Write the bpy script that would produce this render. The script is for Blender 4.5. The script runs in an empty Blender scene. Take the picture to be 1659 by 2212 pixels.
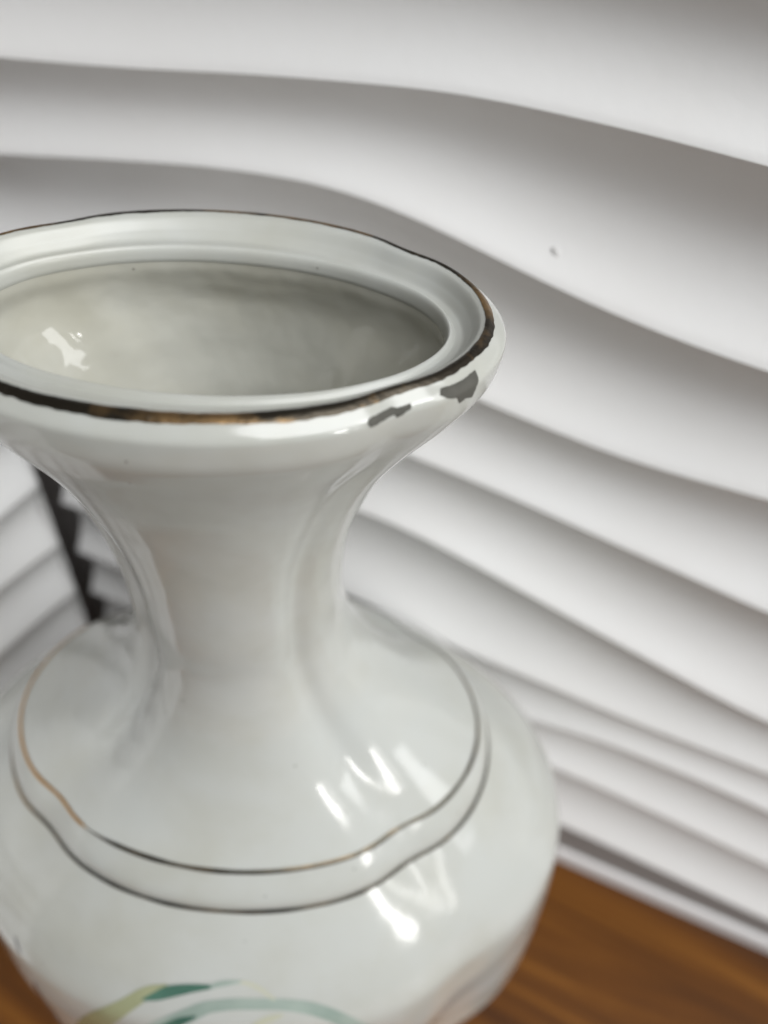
import bpy, math, random
from mathutils import Vector, Matrix, noise
from mathutils.geometry import tessellate_polygon

# ------------------------------------------------------------------ units
# lengths below are written in "u"; one u is 6 mm.  World origin: foot of the vase on the table.
S = 0.006
T_TABLE = 38.0
random.seed(7)
scene = bpy.context.scene

# ------------------------------------------------------------------ camera
PITCH, ROLL = 0.7679, 0.0699
CAM = Vector((4.0389, -14.5371, T_TABLE + 8.137)) * S
Fw = Vector((0, math.cos(PITCH), -math.sin(PITCH)))
R0 = Vector((1, 0, 0)); U0 = Vector((0, math.sin(PITCH), math.cos(PITCH)))
Rt = R0 * math.cos(ROLL) + U0 * math.sin(ROLL)
Up = -R0 * math.sin(ROLL) + U0 * math.cos(ROLL)
cam_d = bpy.data.cameras.new("camera")
cam = bpy.data.objects.new("camera", cam_d)
scene.collection.objects.link(cam)
M = Matrix((( Rt.x, Up.x, -Fw.x, CAM.x), (Rt.y, Up.y, -Fw.y, CAM.y), (Rt.z, Up.z, -Fw.z, CAM.z), (0, 0, 0, 1)))
cam.matrix_world = M
cam_d.sensor_fit = 'VERTICAL'; cam_d.sensor_height = 36.0; cam_d.sensor_width = 27.0
cam_d.lens = 1660.0 / 2212.0 * 36.0
cam_d.clip_start = 0.005; cam_d.clip_end = 50
cam_d.dof.use_dof = True
cam_d.dof.focus_distance = 16.3 * S
cam_d.dof.aperture_fstop = 27.02 / (0.46 * S * 1000)
scene.camera = cam

# ------------------------------------------------------------------ light: indoor daylight from a two-pane window
world = bpy.data.worlds.new("World"); scene.world = world
world.use_nodes = True
bg = world.node_tree.nodes["Background"]
bg.inputs[0].default_value = (0.97, 0.985, 1.0, 1)
bg.inputs[1].default_value = 0.04

def area(name, loc, target, sx, sy, power, col):
    l = bpy.data.lights.new(name, 'AREA'); l.shape = 'RECTANGLE'; l.size = sx; l.size_y = sy
    l.energy = power; l.color = col
    o = bpy.data.objects.new(name, l); scene.collection.objects.link(o)
    o.location = loc
    o.rotation_euler = (Vector(target) - Vector(loc)).to_track_quat('-Z', 'Y').to_euler()
    return o
# tall narrow window behind the camera's right shoulder: a wide pane and a narrow one
for az, wdt, pw in ((-48.5, 0.16, 5.2), (-39.0, 0.04, 0.7)):
    a_ = math.radians(az)
    area("window_pane_light", (1.55 * math.cos(a_), 1.55 * math.sin(a_), 0.56), (0, 0, 0.2), wdt, 0.50, pw, (1.0, 0.985, 0.965))
# broad daylight from high on the right
a_ = math.radians(-47)
area("high_window_light", (1.6 * math.cos(a_), 1.6 * math.sin(a_), 2.2), (0, 0, 0.15), 2.1, 1.7, 78, (0.985, 0.993, 1.0))
a_ = math.radians(-8)
area("side_window_light", (1.5 * math.cos(a_), 1.5 * math.sin(a_), 1.0), (0, 0, 0.15), 1.0, 0.9, 14, (0.985, 0.993, 1.0))
# soft daylight bounced down from the ceiling
area("ceiling_light", (0.1, -0.45, 1.9), (0, 0, 0.1), 1.7, 1.7, 1.5, (1.0, 0.995, 0.985))

scene.view_settings.view_transform = 'Standard'
scene.view_settings.look = 'None'
scene.view_settings.exposure = 0.08
scene.view_settings.gamma = 1.0
scene.view_settings.use_curve_mapping = False
scene.cycles.use_denoising = True
scene.cycles.max_bounces = 10
scene.cycles.diffuse_bounces = 6

# ------------------------------------------------------------------ helpers
def mat(name):
    m = bpy.data.materials.new(name); m.use_nodes = True
    nt = m.node_tree
    return m, nt, nt.nodes["Principled BSDF"]
def node(nt, typ, **kw):
    n = nt.nodes.new(typ)
    for k, v in kw.items():
        if k.startswith('i_'):
            key = k[2:]
            n.inputs[int(key) if key.isdigit() else key].default_value = v
        else: setattr(n, k, v)
    return n
def ramp(nt, fac, stops):
    r = nt.nodes.new('ShaderNodeValToRGB'); e = r.color_ramp.elements
    while len(e) < len(stops): e.new(0.5)
    for i, (p, c) in enumerate(stops):
        e[i].position = p; e[i].color = c if len(c) == 4 else (*c, 1)
    nt.links.new(fac, r.inputs[0]); return r
def g(v): return (v, v, v, 1)

def obj(name, verts, faces, material, parent=None, smooth=True):
    me = bpy.data.meshes.new(name)
    me.from_pydata([tuple(v) for v in verts], [], faces)
    me.materials.append(material)
    if smooth: me.polygons.foreach_set("use_smooth", [True] * len(me.polygons))
    me.update()
    o = bpy.data.objects.new(name, me); scene.collection.objects.link(o)
    if parent is not None: o.parent = parent
    return o
def thing(name, label, cat, loc=(0, 0, 0)):
    o = bpy.data.objects.new(name, None); scene.collection.objects.link(o)
    o.location = loc; o["label"] = label; o["category"] = cat
    o.empty_display_size = 0.02
    return o
def grid(nu, nv, f, wrap=False):
    """rows v, columns u; f(i/nu, j/nv)"""
    cols = nu if wrap else nu + 1
    V = [f(i / nu, j / nv) for j in range(nv + 1) for i in range(cols)]
    Fc = []
    for j in range(nv):
        for i in range(nu):
            a = j * cols + i; b = j * cols + (i + 1) % cols
            Fc.append((a, a + cols, b + cols, b))
    return V, Fc
def pchip(xk, yk):
    n = len(xk); h = [xk[i + 1] - xk[i] for i in range(n - 1)]; dl = [(yk[i + 1] - yk[i]) / h[i] for i in range(n - 1)]
    d = [0.0] * n
    for i in range(1, n - 1):
        if dl[i - 1] * dl[i] > 0:
            w1 = 2 * h[i] + h[i - 1]; w2 = h[i] + 2 * h[i - 1]
            d[i] = (w1 + w2) / (w1 / dl[i - 1] + w2 / dl[i])
    d[0] = dl[0]; d[-1] = dl[-1]
    def f(x):
        i = 0
        while i < n - 2 and x > xk[i + 1]: i += 1
        s = (x - xk[i]) / h[i]
        return (1 + 2 * s) * (1 - s) ** 2 * yk[i] + s * (1 - s) ** 2 * h[i] * d[i] + s * s * (3 - 2 * s) * yk[i + 1] + s * s * (s - 1) * h[i] * d[i + 1]
    return f
def lerp_table(xk, yk):
    def f(x):
        if x <= xk[0]: return yk[0]
        for i in range(len(xk) - 1):
            if x <= xk[i + 1]:
                s = (x - xk[i]) / (xk[i + 1] - xk[i]); s = s * s * (3 - 2 * s)
                return yk[i] + (yk[i + 1] - yk[i]) * s
        return yk[-1]
    return f

# ------------------------------------------------------------------ materials
def porcelain(name, tint=(0.43, 0.44, 0.415), speck=True, rough=0.12, bump=0.2, bscale=120.0):
    m, nt, b = mat(name)
    co = node(nt, 'ShaderNodeTexCoord')
    n1 = node(nt, 'ShaderNodeTexNoise', i_Scale=38.0, i_Detail=4.0, i_Roughness=0.6)
    nt.links.new(co.outputs['Object'], n1.inputs['Vector'])
    t = tint
    r1 = ramp(nt, n1.outputs['Fac'], [(0.3, (t[0] * 0.91, t[1] * 0.895, t[2] * 0.85)), (0.55, t), (0.75, (t[0] * 1.01, t[1] * 1.02, t[2] * 1.035))])
    col = r1.outputs[0]
    if speck:
        vo = node(nt, 'ShaderNodeTexVoronoi', i_Scale=260.0)
        nt.links.new(co.outputs['Object'], vo.inputs['Vector'])
        lt = node(nt, 'ShaderNodeMath', operation='LESS_THAN', i_1=0.065)
        nt.links.new(vo.outputs['Distance'], lt.inputs[0])
        sep = node(nt, 'ShaderNodeSeparateColor'); nt.links.new(vo.outputs['Color'], sep.inputs[0])
        lt2 = node(nt, 'ShaderNodeMath', operation='LESS_THAN', i_1=0.24)
        nt.links.new(sep.outputs[0], lt2.inputs[0])
        mu = node(nt, 'ShaderNodeMath', operation='MULTIPLY'); nt.links.new(lt.outputs[0], mu.inputs[0]); nt.links.new(lt2.outputs[0], mu.inputs[1])
        mu2 = node(nt, 'ShaderNodeMath', operation='MULTIPLY', i_1=0.6); nt.links.new(mu.outputs[0], mu2.inputs[0])
        mx = node(nt, 'ShaderNodeMix', data_type='RGBA'); mx.inputs[7].default_value = (0.16, 0.15, 0.13, 1)
        nt.links.new(mu2.outputs[0], mx.inputs[0]); nt.links.new(col, mx.inputs[6]); col = mx.outputs[2]
    nt.links.new(col, b.inputs['Base Color'])
    b.inputs['Roughness'].default_value = rough
    b.inputs['IOR'].default_value = 1.52
    b.inputs['Subsurface Weight'].default_value = 0.12
    b.inputs['Subsurface Radius'].default_value = (1.0, 0.95, 0.85)
    b.inputs['Subsurface Scale'].default_value = 0.0015
    n2 = node(nt, 'ShaderNodeTexNoise', i_Scale=bscale, i_Detail=1.5)
    nt.links.new(co.outputs['Object'], n2.inputs['Vector'])
    bp = node(nt, 'ShaderNodeBump', i_Strength=bump, i_Distance=0.0008)
    nt.links.new(n2.outputs['Fac'], bp.inputs['Height']); nt.links.new(bp.outputs[0], b.inputs['Normal'])
    return m
PORC = porcelain("white_glazed_porcelain")
PORC_IN = porcelain("glazed_porcelain_inside", tint=(0.445, 0.443, 0.395), rough=0.07, bump=0.6, bscale=170.0)
PORC_SEAT = porcelain("thin_glazed_porcelain_seat", rough=0.33)

def gilt(name, bright, dark, thr, wear, scale):
    """worn gilding: bright and tarnished metal, with flecks rubbed through to the glaze"""
    m, nt, b = mat(name)
    co = node(nt, 'ShaderNodeTexCoord')
    n1 = node(nt, 'ShaderNodeTexNoise', i_Scale=scale, i_Detail=5.0, i_Roughness=0.7)
    nt.links.new(co.outputs['Object'], n1.inputs['Vector'])
    r1 = ramp(nt, n1.outputs['Fac'], [(thr, dark), (thr + 0.16, bright)])
    n2 = node(nt, 'ShaderNodeTexNoise', i_Scale=900.0, i_Detail=3.0, i_Roughness=0.6)
    nt.links.new(co.outputs['Object'], n2.inputs['Vector'])
    wr = ramp(nt, n2.outputs['Fac'], [(wear, g(0)), (wear + 0.05, g(1))])
    mx = node(nt, 'ShaderNodeMix', data_type='RGBA'); mx.inputs[7].default_value = (0.52, 0.50, 0.45, 1)
    nt.links.new(wr.outputs[0], mx.inputs[0]); nt.links.new(r1.outputs[0], mx.inputs[6]); nt.links.new(mx.outputs[2], b.inputs['Base Color'])
    mm = node(nt, 'ShaderNodeMath', operation='SUBTRACT', i_0=0.85); nt.links.new(wr.outputs[0], mm.inputs[1]); mm.use_clamp = True
    nt.links.new(mm.outputs[0], b.inputs['Metallic'])
    b.inputs['Roughness'].default_value = 0.34
    bp = node(nt, 'ShaderNodeBump', i_Strength=0.35, i_Distance=0.0003)
    nt.links.new(n2.outputs['Fac'], bp.inputs['Height']); nt.links.new(bp.outputs[0], b.inputs['Normal'])
    return m
GILT_RIM = gilt("worn_rim_gilding", (0.34, 0.215, 0.10), (0.045, 0.038, 0.028), 0.47, 0.78, 55.0)
GILT_LINE = gilt("tarnished_line_gilding", (0.22, 0.16, 0.09), (0.075, 0.07, 0.055), 0.48, 0.8, 30.0)
GILT_GOLD = gilt("bright_line_gilding", (0.40, 0.22, 0.06), (0.24, 0.14, 0.05), 0.40, 0.8, 30.0)

def paint(name, c1, c2, scale=60.0):
    m, nt, b = mat(name)
    co = node(nt, 'ShaderNodeTexCoord')
    n1 = node(nt, 'ShaderNodeTexNoise', i_Scale=scale, i_Detail=3.0)
    nt.links.new(co.outputs['Object'], n1.inputs['Vector'])
    r1 = ramp(nt, n1.outputs['Fac'], [(0.35, c1), (0.65, c2)])
    nt.links.new(r1.outputs[0], b.inputs['Base Color']); b.inputs['Roughness'].default_value = 0.12
    return m
P_DARK = paint("dark_green_enamel", (0.035, 0.085, 0.065), (0.075, 0.16, 0.12))
P_SAGE = paint("sage_green_enamel", (0.21, 0.27, 0.235), (0.32, 0.375, 0.335))
P_OLIVE = paint("olive_yellow_enamel", (0.22, 0.235, 0.125), (0.31, 0.325, 0.20))
P_PALE = paint("pale_yellow_enamel", (0.38, 0.38, 0.28), (0.44, 0.445, 0.36))
P_VIOLET = paint("dark_violet_enamel", (0.05, 0.045, 0.06), (0.11, 0.10, 0.12))
WORN = paint("bare_grey_clay", (0.05, 0.05, 0.043), (0.085, 0.083, 0.072), 220.0)
WORN.node_tree.nodes["Principled BSDF"].inputs['Roughness'].default_value = 0.7
WORN.node_tree.nodes["Principled BSDF"].inputs['Specular IOR Level'].default_value = 0.15

def plaster(name, c):
    m, nt, b = mat(name)
    co = node(nt, 'ShaderNodeTexCoord')
    n1 = node(nt, 'ShaderNodeTexNoise', i_Scale=14.0, i_Detail=5.0, i_Roughness=0.65)
    nt.links.new(co.outputs['Object'], n1.inputs['Vector'])
    r1 = ramp(nt, n1.outputs['Fac'], [(0.3, (c[0] * 0.965, c[1] * 0.955, c[2] * 0.945)), (0.7, c)])
    nt.links.new(r1.outputs[0], b.inputs['Base Color'])
    b.inputs['Roughness'].default_value = 0.55
    b.inputs['Specular IOR Level'].default_value = 0.35
    n2 = node(nt, 'ShaderNodeTexNoise', i_Scale=420.0, i_Detail=3.0)
    nt.links.new(co.outputs['Object'], n2.inputs['Vector'])
    bp = node(nt, 'ShaderNodeBump', i_Strength=0.06, i_Distance=0.001)
    nt.links.new(n2.outputs['Fac'], bp.inputs['Height']); nt.links.new(bp.outputs[0], b.inputs['Normal'])
    return m
PLASTER = plaster("white_plaster", (0.775, 0.778, 0.775))
SHADEGREY = plaster("shaded_grey_wall", (0.30, 0.29, 0.285))  # grey carries the shade of the gap under the panel in its colour
SHADEWALL = plaster("shaded_corner_wall", (0.20, 0.19, 0.185))  # wall colour darkened to paint in the shade of the corner gap
STRIPMAT = plaster("white_strip_paint", (0.72, 0.715, 0.72))

def wood():
    m, nt, b = mat("varnished_wood")
    co = node(nt, 'ShaderNodeTexCoord')
    mp0 = node(nt, 'ShaderNodeMapping'); mp0.inputs['Rotation'].default_value = (0, 0, math.radians(24))
    mp = node(nt, 'ShaderNodeMapping')
    mp.inputs['Scale'].default_value = (4.0, 50.0, 10.0)
    nt.links.new(co.outputs['Object'], mp0.inputs[0]); nt.links.new(mp0.outputs[0], mp.inputs[0])
    n1 = node(nt, 'ShaderNodeTexNoise', i_Scale=1.0, i_Detail=6.0, i_Roughness=0.62, i_Distortion=0.8)
    nt.links.new(mp.outputs[0], n1.inputs['Vector'])
    r1 = ramp(nt, n1.outputs['Fac'], [(0.32, (0.036, 0.010, 0.0007)), (0.5, (0.108, 0.036, 0.0024)), (0.66, (0.24, 0.094, 0.0115))])
    nt.links.new(r1.outputs[0], b.inputs['Base Color'])
    mp2 = node(nt, 'ShaderNodeMapping'); mp2.inputs['Scale'].default_value = (12, 400, 50)
    nt.links.new(mp0.outputs[0], mp2.inputs[0])
    n2 = node(nt, 'ShaderNodeTexNoise', i_Scale=1.0, i_Detail=3.0)
    nt.links.new(mp2.outputs[0], n2.inputs['Vector'])
    b.inputs['Roughness'].default_value = 0.5; b.inputs['Specular IOR Level'].default_value = 0.25
    bp = node(nt, 'ShaderNodeBump', i_Strength=0.15, i_Distance=0.0006)
    nt.links.new(n2.outputs['Fac'], bp.inputs['Height']); nt.links.new(bp.outputs[0], b.inputs['Normal'])
    return m
WOOD = wood()

# ------------------------------------------------------------------ setting: table, walls
# wall frame: origin A0 where the strip meets the table, D along the wall, N into the wall
A0 = Vector((16.334, 4.280, 0.0))
D = Vector((0.934470, -0.356040, 0)); N = Vector((0.356040, 0.934470, 0)); Z = Vector((0, 0, 1))
def W(u, off, h): return (A0 + D * u - N * off + Z * h) * S      # off: out of the wall, h: above the table

def box_from(corners8, name, material, parent=None):
    f = [(0, 3, 2, 1), (4, 5, 6, 7), (0, 1, 5, 4), (1, 2, 6, 5), (2, 3, 7, 6), (3, 0, 4, 7)]
    return obj(name, corners8, f, material, parent, smooth=False)
def wbox(name, u0, u1, o0, o1, h0, h1, material, parent=None, bevel=0.0):
    c = [W(u0, o0, h0), W(u1, o0, h0), W(u1, o1, h0), W(u0, o1, h0), W(u0, o0, h1), W(u1, o0, h1), W(u1, o1, h1), W(u0, o1, h1)]
    o = box_from(c, name, material, parent)
    if bevel:
        md = o.modifiers.new("bevel", 'BEVEL'); md.width = bevel * S; md.segments = 3
    return o
table = wbox("tabletop", -44, 62, -1.9, 62, -5, 0, WOOD, bevel=0.5)
table["label"] = "brown varnished wooden tabletop under the porcelain vase"; table["category"] = "table"

wall_r = wbox("wall_right", -40, 62, -2.3, -2.0, -5, 62, SHADEWALL); wall_r["kind"] = "structure"
wall_l = wbox("wall_left", -40.4, -40, -1.9, 62, -5, 62, SHADEWALL); wall_l["kind"] = "structure"

# crest lines of the moulded wave panel on the long wall: (u, height) knots
CREST = [
    [(-38, 43.0), (-28, 43.6), (-14, 43.9), (-2, 43.4), (10, 42.8), (30, 42)],
    [(-38, 37.6), (-28.3, 38.4), (-22.5, 38.9), (-19.1, 39.3), (-14.5, 39.7), (-11.7, 39.9), (-8.5, 39.8), (-6, 39.7), (-3.6, 39.5), (8, 38.8), (30, 38)],
    [(-38, 33.8), (-29.5, 35.0), (-24.1, 35.8), (-19.4, 36.4), (-15.9, 36.6), (-12.8, 36.2), (-9.6, 35.4), (-5.2, 34.5), (-1.6, 34.1), (10, 33.5), (30, 33)],
    [(-38, 29.6), (-28, 30.8), (-18, 31.3), (-9.8, 30.3), (-7, 29.9), (-3.7, 29.6), (0.1, 29.7), (10, 29.8), (30, 29)],
    [(-38, 25.0), (-26, 26.4), (-18, 27.2), (-11.8, 26.8), (-8.1, 26.4), (-4.4, 25.8), (-0.8, 25.3), (2, 24.8), (12, 24.4), (30, 24)],
    [(-38, 19.6), (-30, 20.4), (-20, 22.6), (-14, 23.0), (-9.4, 22.2), (-5.2, 21.1), (-1, 20.1), (4.2, 18.9), (12, 18.6), (30, 19)],
    [(-38, 15.4), (-30, 15.8), (-20, 17.2), (-14.5, 17.1), (-9.8, 16.2), (-5.2, 15.95), (0.3, 15.6), (5.5, 15.6), (12, 15.8), (30, 16)],
    [(-38, 11.6), (-30, 11.7), (-15, 12.0), (-4.6, 12.7), (-1.3, 13.3), (3.1, 13.2), (6.5, 12.9), (14, 12.4), (30, 12.4)],
    [(-38, 7.9), (-30, 8.0), (-15, 9.0), (-2.2, 9.4), (2.2, 9.1), (8.2, 8.5), (16, 8.1), (30, 8)],
    [(-38, 4.2), (-0.9, 4.1), (3.7, 3.8), (10.0, 3.35), (30, 3.1)],
]
def smooth_crest(c):
    f = pchip([p[0] for p in c], [p[1] for p in c]); lo, hi = c[0][0], c[-1][0]
    tab = {}
    def q(u):
        k = round(u, 3)
        if k not in tab:
            w = v = 0.0
            for i in range(-8, 9):
                e = math.exp(-(i / 4.0) ** 2); w += e; v += e * f(min(hi, max(lo, u + i * 0.55)))
            tab[k] = v / w
        return tab[k]
    return q
CRF = [smooth_crest(c) for c in CREST]
def cove(s):
    f = 4 * s * (1 - s) * (1 + 0.35 * (1 - 2 * s))
    return f
def band(name, fu0, fu1, crest_top, crest_bot, depth, place, parent, nu=90, nv=22, u0=-32.5, u1=30, end_round=0.0):
    def f(a, b):
        u = u0 + (u1 - u0) * a
        ht, hb = crest_top(u), crest_bot(u)
        s = 0.5 - 0.5 * math.cos(math.pi * b)
        s = 0.35 * s + 0.65 * b if True else s
        h = ht + (hb - ht) * s
        wdt = abs(ht - hb)
        d = depth * min(1.25, wdt / 4.8) * cove(s)
        d = math.sqrt(d * d + 0.07 * 0.07) - 0.07 * 0
        if end_round:
            e = (u1 - u) / end_round
            if e < 1: d += end_round * (1 - math.sqrt(max(0, 1 - (1 - e) ** 2)))
        return place(u, -d, h)
    V, Fc = grid(nu, nv, f)
    return obj(name, V, [tuple(reversed(q)) for q in Fc], PLASTER, parent)

panel = thing("wave_panel", "white moulded wave wall panel with long curving ridges behind the vase", "wall panel", W(0, 0, 0))
def place_r(u, off, h): return W(u, off, h) - W(0, 0, 0)
for k in range(len(CREST) - 1):
    band("wave_band", 0, 0, CRF[k], CRF[k + 1], 1.2, place_r, panel)
# flat lower edge and back of the panel, and its end by the corner
V, Fc = grid(60, 3, lambda a, b: place_r(-32.5 + 62.5 * a, -0.07 - 1.6 * b, CRF[9](-32.5 + 62.5 * a)))
obj("lower_edge", V, [tuple(reversed(q)) for q in Fc], PLASTER, panel, smooth=False)
obj("back_plate", [place_r(-32.5, -1.7, 2.9), place_r(30, -1.7, 2.9), place_r(30, -1.7, 46), place_r(-32.5, -1.7, 46)], [(0, 1, 2, 3)], PLASTER, panel, smooth=False)

# second panel: on the short wall, standing across the corner
LU = -29.94          # plane of its crests (u), end of the panel is 2.2 out of the long wall
lp = thing("wave_panel", "white moulded wave wall panel with straight ridges standing across the corner", "wall panel", W(LU, 2.2, 0))
base_l = W(LU, 2.2, 0)
def place_l(v, off, h):   # v: 0 at the corner end, negative towards the viewer
    return W(LU + off, 2.2 - v, h) - base_l
LH = [28.4, 24.4, 20.4, 16.1, 12.3, 8.3, 4.3, 0.35]
LT = [0, 0, 0, .2, .23, .2, .12, 0]
def lc(h, k):
    return lambda v: h + LT[k] * 6 * (1 - math.exp(v / 6)) + 0.15 * (math.sin(v * 0.16 + k) - math.sin(k))
for k in range(len(LH) - 1):
    band("wave_band", 0, 0, lc(LH[k], k), lc(LH[k + 1], k + 1), 0.75, place_l, lp, nu=60, nv=20, u0=-34, u1=0, end_round=0.9)
obj("end_face", [place_l(0, -0.9, 0.3), place_l(0, -3.2, 0.3), place_l(0, -3.2, 28.4), place_l(0, -0.9, 28.4)], [(0, 1, 2, 3)], PLASTER, lp, smooth=False)
obj("back_plate", [place_l(0, -3.2, 0.3), place_l(-34, -3.2, 0.3), place_l(-34, -3.2, 28.4), place_l(0, -3.2, 28.4)], [(0, 1, 2, 3)], PLASTER, lp, smooth=False)

V, Fc = grid(40, 4, lambda a, b: place_l(-34 + 34 * a, (-0.07 - (0.9 * max(0, 34 * a - 33.1) / 0.9)) * (1 - b) - 3.2 * b, lc(LH[0], 0)(-34 + 34 * a)))
obj("top_edge", V, Fc, PLASTER, lp, smooth=False)

# white strip along the foot of the long wall
st = thing("skirting_strip", "thin white skirting strip between wooden tabletop and wave panel", "skirting", W(0, 0, 0))
def sp(u, off, h): return W(u, off, h) - W(0, 0, 0)
prof = [(0.0, 0.02), (0.0, 0.9), (-0.03, 1.08), (-0.09, 1.18), (-0.17, 1.22), (-0.27, 1.22)]
V, Fc = grid(2, len(prof) - 1, lambda a, b: sp(-33 + 63 * a, *prof[round(b * (len(prof) - 1))]))
obj("lip", V, Fc, STRIPMAT, st)
obj("riser", [sp(-33, -0.3, 0.02), sp(30, -0.3, 0.02)] + [sp(30 - 63 * i / 20, -0.15, CRF[9](min(30, max(-32.5, 30 - 63 * i / 20))) - 0.02) for i in range(21)], [tuple(range(23))], SHADEGREY, st, smooth=False)  # almost flush, so the gap's shade is painted on as grey

# ------------------------------------------------------------------ the vase
T1, T2 = 15.507, 16.639
NK = pchip([0, .31, .93, 1.86, 3.1, 4.65, 6.2, 7.75, 9.3, 10.86, 12.41, 13.65, 14.73, T1],
           [6, 6.338, 6.242, 5.467, 4.456, 3.654, 3.191, 3.018, 3.025, 3.421, 4.285, 5.382, 6.674, 7.819])
NK0 = NK
def NK(t):
    """the fitted profile with its knots eased, so that the lip rolls into the neck"""
    h = max(0.0, min(0.75, (t - 0.35) * 0.8, T1 - t))
    if h < 0.02: return NK0(t)
    return sum(NK0(t + h * k / 4) * w for k, w in ((-4, .5), (-3, 1), (-2, 1.6), (-1, 2), (0, 2.2), (1, 2), (2, 1.6), (3, 1), (4, .5))) / 12.4
BK = pchip([T2, 17.64, 18.84, 20.24, 22.04, 24.04, 26.04, 28.04, 30.04, 32, 34, 36, 37.2, 38],
           [8.334, 9.495, 10.735, 11.66, 11.93, 12.05, 12.12, 12.12, 11.9, 11.2, 10.4, 8.9, 8.1, 8.0])
RAT = lerp_table([0, T1 * .5, T1, T2, 18], [.7145, 1.03, .711, .749, .749])
DEP = lerp_table([0, 2.5, 6, 10, 13.5, T1, T2, 18, 21.5, 26, 36], [.035, .05, .085, .11, .09, .042, .036, .014, .034, .055, .02])
PSI = -0.0262
def lobe(phi, d, w=0.20):
    z = (phi % (math.pi / 2)) - math.pi / 4
    return 1 - d * (0.7 * math.exp(-(z / (w * 0.7)) ** 2) + 0.3 * math.exp(-(z / (w * 1.7)) ** 2))
def wob(phi, t):
    return 1 + 0.0022 * math.sin(3 * phi + 0.5 * t + 1) + 0.0016 * math.sin(5 * phi - 0.8 * t) + 0.0012 * math.sin(9 * phi + 1.7 * t + 2)
def sect(phi, t, a, b, d, w=0.20):
    l = lobe(phi, d, w) * wob(phi, t)
    x = a * l * math.cos(phi) - 0.0032 * min(t, 20)
    y = b * l * math.sin(phi) - 0.0139 * min(t, 20)
    return Vector((x * math.cos(PSI) - y * math.sin(PSI), x * math.sin(PSI) + y * math.cos(PSI), T_TABLE - t)) * S
def outer(phi, t):
    if t <= T1: a = NK(t)
    elif t < T2: a = 7.819 + (8.334 - 7.819) * (t - T1) / (T2 - T1) + 0.17 * math.sin(math.pi * (t - T1) / (T2 - T1)) ** 0.85
    else: a = BK(t)
    return sect(phi, t, a, a * RAT(t), DEP(t))
def onormal(phi, t):
    e = 1e-3
    du = outer(phi + e, t) - outer(phi - e, t); dv = outer(phi, t + e) - outer(phi, max(0.0, t - e))
    n = du.cross(dv); n.normalize()
    p = outer(phi, t)
    if n.x * p.x + n.y * p.y < 0: n = -n
    return n
TAU = 2 * math.pi
vase = thing("porcelain_vase", "white porcelain lobed vase with flared neck and worn dark gilt rim", "vase", (0, 0, 0))
NPHI = 320
def tube_part(name, ts, material, parent):
    n = len(ts) - 1
    V, Fc = grid(NPHI, n, lambda a, b: outer(a * TAU, ts[round(b * n)]), wrap=True)
    return obj(name, V, Fc, material, parent)
def spaced(t0, t1, n, p=1.0): return [t0 + (t1 - t0) * (i / n) ** p for i in range(n + 1)]
neck = tube_part("neck", spaced(0, 1.2, 22, 1.5) + spaced(1.2, T1, 110)[1:], PORC, vase)
sband = tube_part("shoulder_band", spaced(T1, T2, 12), PORC, vase)
body = tube_part("body", spaced(T2, 37.98, 120), PORC, vase)

# inside of the mouth: rim top, dished seat for a lid, raised ridge, short collar
def mouth(phi, fr, t):
    a = 6 + (5.158 - 6) * fr; b = 4.287 + (3.04 - 4.287) * fr
    return sect(phi, t, a, b, 0.035 * (1 - 0.85 * min(1, max(0, fr))))
SEAT = pchip([0, .10, .28, .5, .7, .85, .94, 1.0, 1.05], [0, -.05, 0.0, .26, .42, .43, .35, .32, .36])
fr_list = [i / 60 * 1.05 for i in range(61)]
pts = [(f, SEAT(f)) for f in fr_list] + [(1.075, .42), (1.085, .50), (1.09, .60), (1.085, .68), (1.06, .72)]
V, Fc = grid(NPHI, len(pts) - 1, lambda a, b: mouth(a * TAU, *pts[round(b * (len(pts) - 1))]), wrap=True)
obj("lid_seat", V, Fc, PORC_SEAT, vase)
# inner wall
IA = pchip([.72, .9, 1.3, 2.0, 3.1, 4.65, 6.2, 7.75, 9.3, 11, 13, 16, 20, 30, 36.5], [5.107, 5.13, 5.22, 5.0, 4.25, 3.4, 2.9, 2.7, 2.6, 3.0, 4.3, 7.6, 11.0, 10.6, 7.0])
IB = pchip([.72, .9, 1.3, 2.0, 3.1, 4.65, 6.2, 7.75, 9.3, 11, 13, 16, 20, 30, 36.5], [2.966, 2.99, 3.12, 3.30, 3.20, 2.90, 2.7, 2.65, 2.6, 2.8, 3.3, 5.4, 8.2, 8.0, 5.0])
def insec(t): return t, IA(t), IB(t), 0.005 + 0.03 * min(1, max(0, (t - .72) / 1.5))
its = spaced(.72, 16, 90, 1.3) + spaced(16, 36.5, 20)[1:]
V, Fc = grid(NPHI, len(its) - 1, lambda a, b: sect(a * TAU, *insec(its[round(b * (len(its) - 1))])), wrap=True)
c0 = len(V); V.append(Vector((0, 0, 1.3)) * S)
r0 = (len(its) - 1) * NPHI
Fc += [(r0 + i, c0, r0 + (i + 1) % NPHI) for i in range(NPHI)]
obj("inner_wall", V, Fc, PORC_IN, vase)

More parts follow.
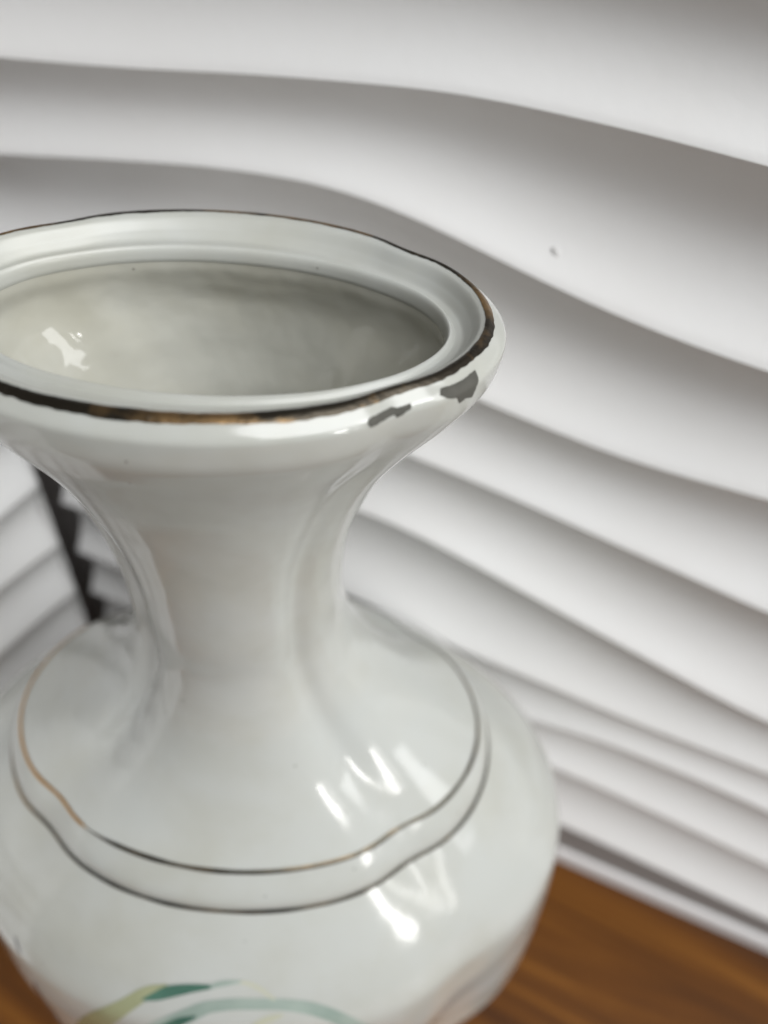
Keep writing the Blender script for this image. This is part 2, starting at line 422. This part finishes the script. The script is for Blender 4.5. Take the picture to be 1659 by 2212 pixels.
# gilding on the rim: ragged inner edge
NG = 1400
def rag(phi, k, sc):
    return noise.noise(Vector((math.cos(phi) * sc, math.sin(phi) * sc, k)))
def gv(a, b):
    phi = a * TAU
    fin = 0.175 + 0.018 * rag(phi, 1.3, 14) + 0.012 * rag(phi, 5.1, 60) + 0.04 * rag(phi, 8.4, 3)
    fout = -0.012 + 0.008 * rag(phi, 2.7, 30) + 0.02 * rag(phi, 4.2, 4)
    fr = fout + (fin - fout) * b
    if fr < 0:
        p = outer(phi, -fr * 2.2)
        n = onormal(phi, 0.05)
        return p + n * 0.012 * S
    return mouth(phi, fr, SEAT(fr) - 0.014)
V, Fc = grid(NG, 8, gv, wrap=True)
obj("gilt_rim", V, Fc, GILT_RIM, vase)

# two gilt lines round the shoulder
def gilt_line(t, wid, phi0, phi1, material, n=700, closed=False):
    def f(a, b):
        phi = phi0 + (phi1 - phi0) * a
        w = wid * (1 + 0.25 * rag(phi, t, 8)) 
        if not closed:
            w *= min(1, 25 * min(a, 1 - a) + 0.25)
        tt = t + (b - 0.5) * w
        return outer(phi, tt) + onormal(phi, tt) * (0.02 + 0.02 * math.sin(math.pi * b)) * S
    V, Fc = grid(n, 5, f, wrap=closed)
    return obj("gilt_line", V, Fc, material, vase)
gilt_line(T1 + 0.02, 0.105, math.radians(-122), math.radians(150), GILT_LINE)
l2 = gilt_line(T1 + 0.02, 0.105, math.radians(150), math.radians(238), GILT_GOLD, n=300)
l2["label"] = "bright gold stretch of the upper shoulder line"
gilt_line(T2 + 0.04, 0.115, 0, TAU, GILT_LINE, closed=True)

# ------------------------------------------------------------------ worn patches and painted decoration (phi in degrees, t)
def surf(phi, t, lift): return outer(phi, t) + onormal(phi, t) * lift * S
def strip(name, pts, material, parent, lift=0.012):
    """brush stroke: list of (phi_deg, t, half width) along its centre line"""
    n = 40; m = len(pts) - 1
    fx = pchip([i for i in range(m + 1)], [p[0] for p in pts]); ft = pchip([i for i in range(m + 1)], [p[1] for p in pts]); fw = pchip([i for i in range(m + 1)], [p[2] for p in pts])
    def f(a, b):
        k = a * m; e = 0.02
        x0, t0 = fx(k), ft(k)
        dx = fx(min(m, k + e)) - fx(max(0, k - e)); dt = ft(min(m, k + e)) - ft(max(0, k - e))
        R_ = BK(max(T2, t0)) * 0.85 * math.pi / 180
        L_ = math.hypot(dx * R_, dt) or 1
        nx, ny = -dt / L_, dx * R_ / L_
        w = fw(k) * (2 * b - 1)
        return surf(math.radians(x0 + nx * w / R_), t0 + ny * w, lift)
    V, Fc = grid(n, 6, f)
    return obj(name, V, Fc, material, parent)
def patch(name, poly, material, parent, lift=0.014):
    pts = []
    m = len(poly)
    for i in range(m):
        a, b = poly[i], poly[(i + 1) % m]
        for k in range(5):
            s = k / 5
            j = 0.012 * noise.noise(Vector((i * 3.1 + s * 4, 2.2, 0.5)))
            pts.append((a[0] + (b[0] - a[0]) * s + j * 8, a[1] + (b[1] - a[1]) * s + j))
    tri = tessellate_polygon([[Vector((p[0] * 0.1, p[1], 0)) for p in pts]])
    V, Fc, n = [], [], 6
    for tr in tri:                      # split every triangle so that the patch hugs the curved lip
        A_, B_, C_ = (pts[k] for k in tr); idx = {}
        for i in range(n + 1):
            for k in range(n + 1 - i):
                a, b = i / n, k / n; c = 1 - a - b
                idx[i, k] = len(V)
                V.append(surf(math.radians(A_[0] * c + B_[0] * a + C_[0] * b), A_[1] * c + B_[1] * a + C_[1] * b, lift))
        for i in range(n):
            for k in range(n - i):
                Fc.append((idx[i, k], idx[i + 1, k], idx[i, k + 1]))
                if i + k < n - 1: Fc.append((idx[i + 1, k], idx[i + 1, k + 1], idx[i, k + 1]))
    return obj(name, V, Fc, material, parent)

patch("worn_patch", [(-23.07, 0.124), (-25.19, 0.357), (-25.99, 0.561), (-28.86, 0.469), (-30.6, 0.512), (-31.78, 0.342), (-34.42, 0.267), (-35.78, 0.174), (-34.48, 0.104), (-30.83, 0.134), (-26.72, 0.128)], WORN, neck)
patch("worn_patch", [(-42.37, 0.173), (-42.65, 0.242), (-44.36, 0.285), (-46.07, 0.333), (-46.8, 0.254), (-49.38, 0.284), (-52.36, 0.328), (-53.07, 0.233), (-52.33, 0.179), (-49.53, 0.168), (-46.72, 0.14), (-45.44, 0.182)], WORN, neck)

strip("painted_leaf", [(-116, 26.0, .40), (-111, 22.6, .42), (-106.6, 20.5, .34), (-103.0, 19.55, .22), (-99.4, 18.9, .17), (-96.5, 18.66, .10)], P_OLIVE, body)
strip("painted_leaf", [(-100.4, 19.2, .03), (-98.2, 18.98, .13), (-96.3, 18.78, .17), (-92.4, 18.56, .11), (-89.2, 18.46, .05)], P_DARK, body, 0.018)
strip("painted_leaf", [(-89.5, 18.47, .06), (-87.4, 18.36, .07), (-84.4, 18.29, .03)], P_SAGE, body, 0.018)
strip("painted_leaf", [(-86.0, 18.29, .03), (-83.4, 18.34, .05), (-81.4, 18.47, .06), (-79.0, 18.80, .04)], P_PALE, body, 0.014)
strip("painted_leaf", [(-100, 20.6, .12), (-96.8, 19.9, .22), (-93.0, 19.40, .22), (-89.3, 19.02, .18), (-84.5, 18.90, .17), (-79.6, 18.93, .17), (-74.9, 19.10, .19), (-71.2, 19.42, .20), (-66.8, 20.2, .22), (-63, 21.6, .2), (-60, 23.5, .1)], P_SAGE, body, 0.012)
strip("painted_leaf", [(-99.5, 20.7, .10), (-96.2, 20.0, .18), (-93.9, 19.6, .13), (-91.6, 19.36, .03)], P_DARK, body, 0.018)
strip("painted_leaf", [(-83.5, 20.2, .06), (-82.2, 19.6, .12), (-80.6, 19.42, .12), (-78.0, 19.28, .05)], P_PALE, body, 0.010)
strip("painted_mark", [(-126.6, 19.5, .03), (-125.4, 19.7, .06), (-124.2, 19.9, .03)], P_VIOLET, body, 0.012)
strip("painted_leaf", [(-121.5, 21.2, .04), (-121.6, 22.6, .16), (-121.8, 24.0, .22), (-122, 26.0, .2)], P_VIOLET, body, 0.012)
strip("painted_leaf", [(-60, 24.5, .16), (-56, 23.6, .14), (-52.5, 23.9, .10), (-48.5, 25.0, .03)], P_DARK, body, 0.012)


# a small drip of paint dried on one of the ridges
def blob(a, b):
    r = b; t = a * TAU
    return place_r(-8.40 + 0.16 * r * math.cos(t + 0.5), -0.49 + 0.04 * math.sqrt(max(0, 1 - r * r)), 35.87 + 0.26 * r * math.sin(t))
V, Fc = grid(18, 6, blob, wrap=True)
obj("paint_drip", V, Fc, PLASTER, panel)
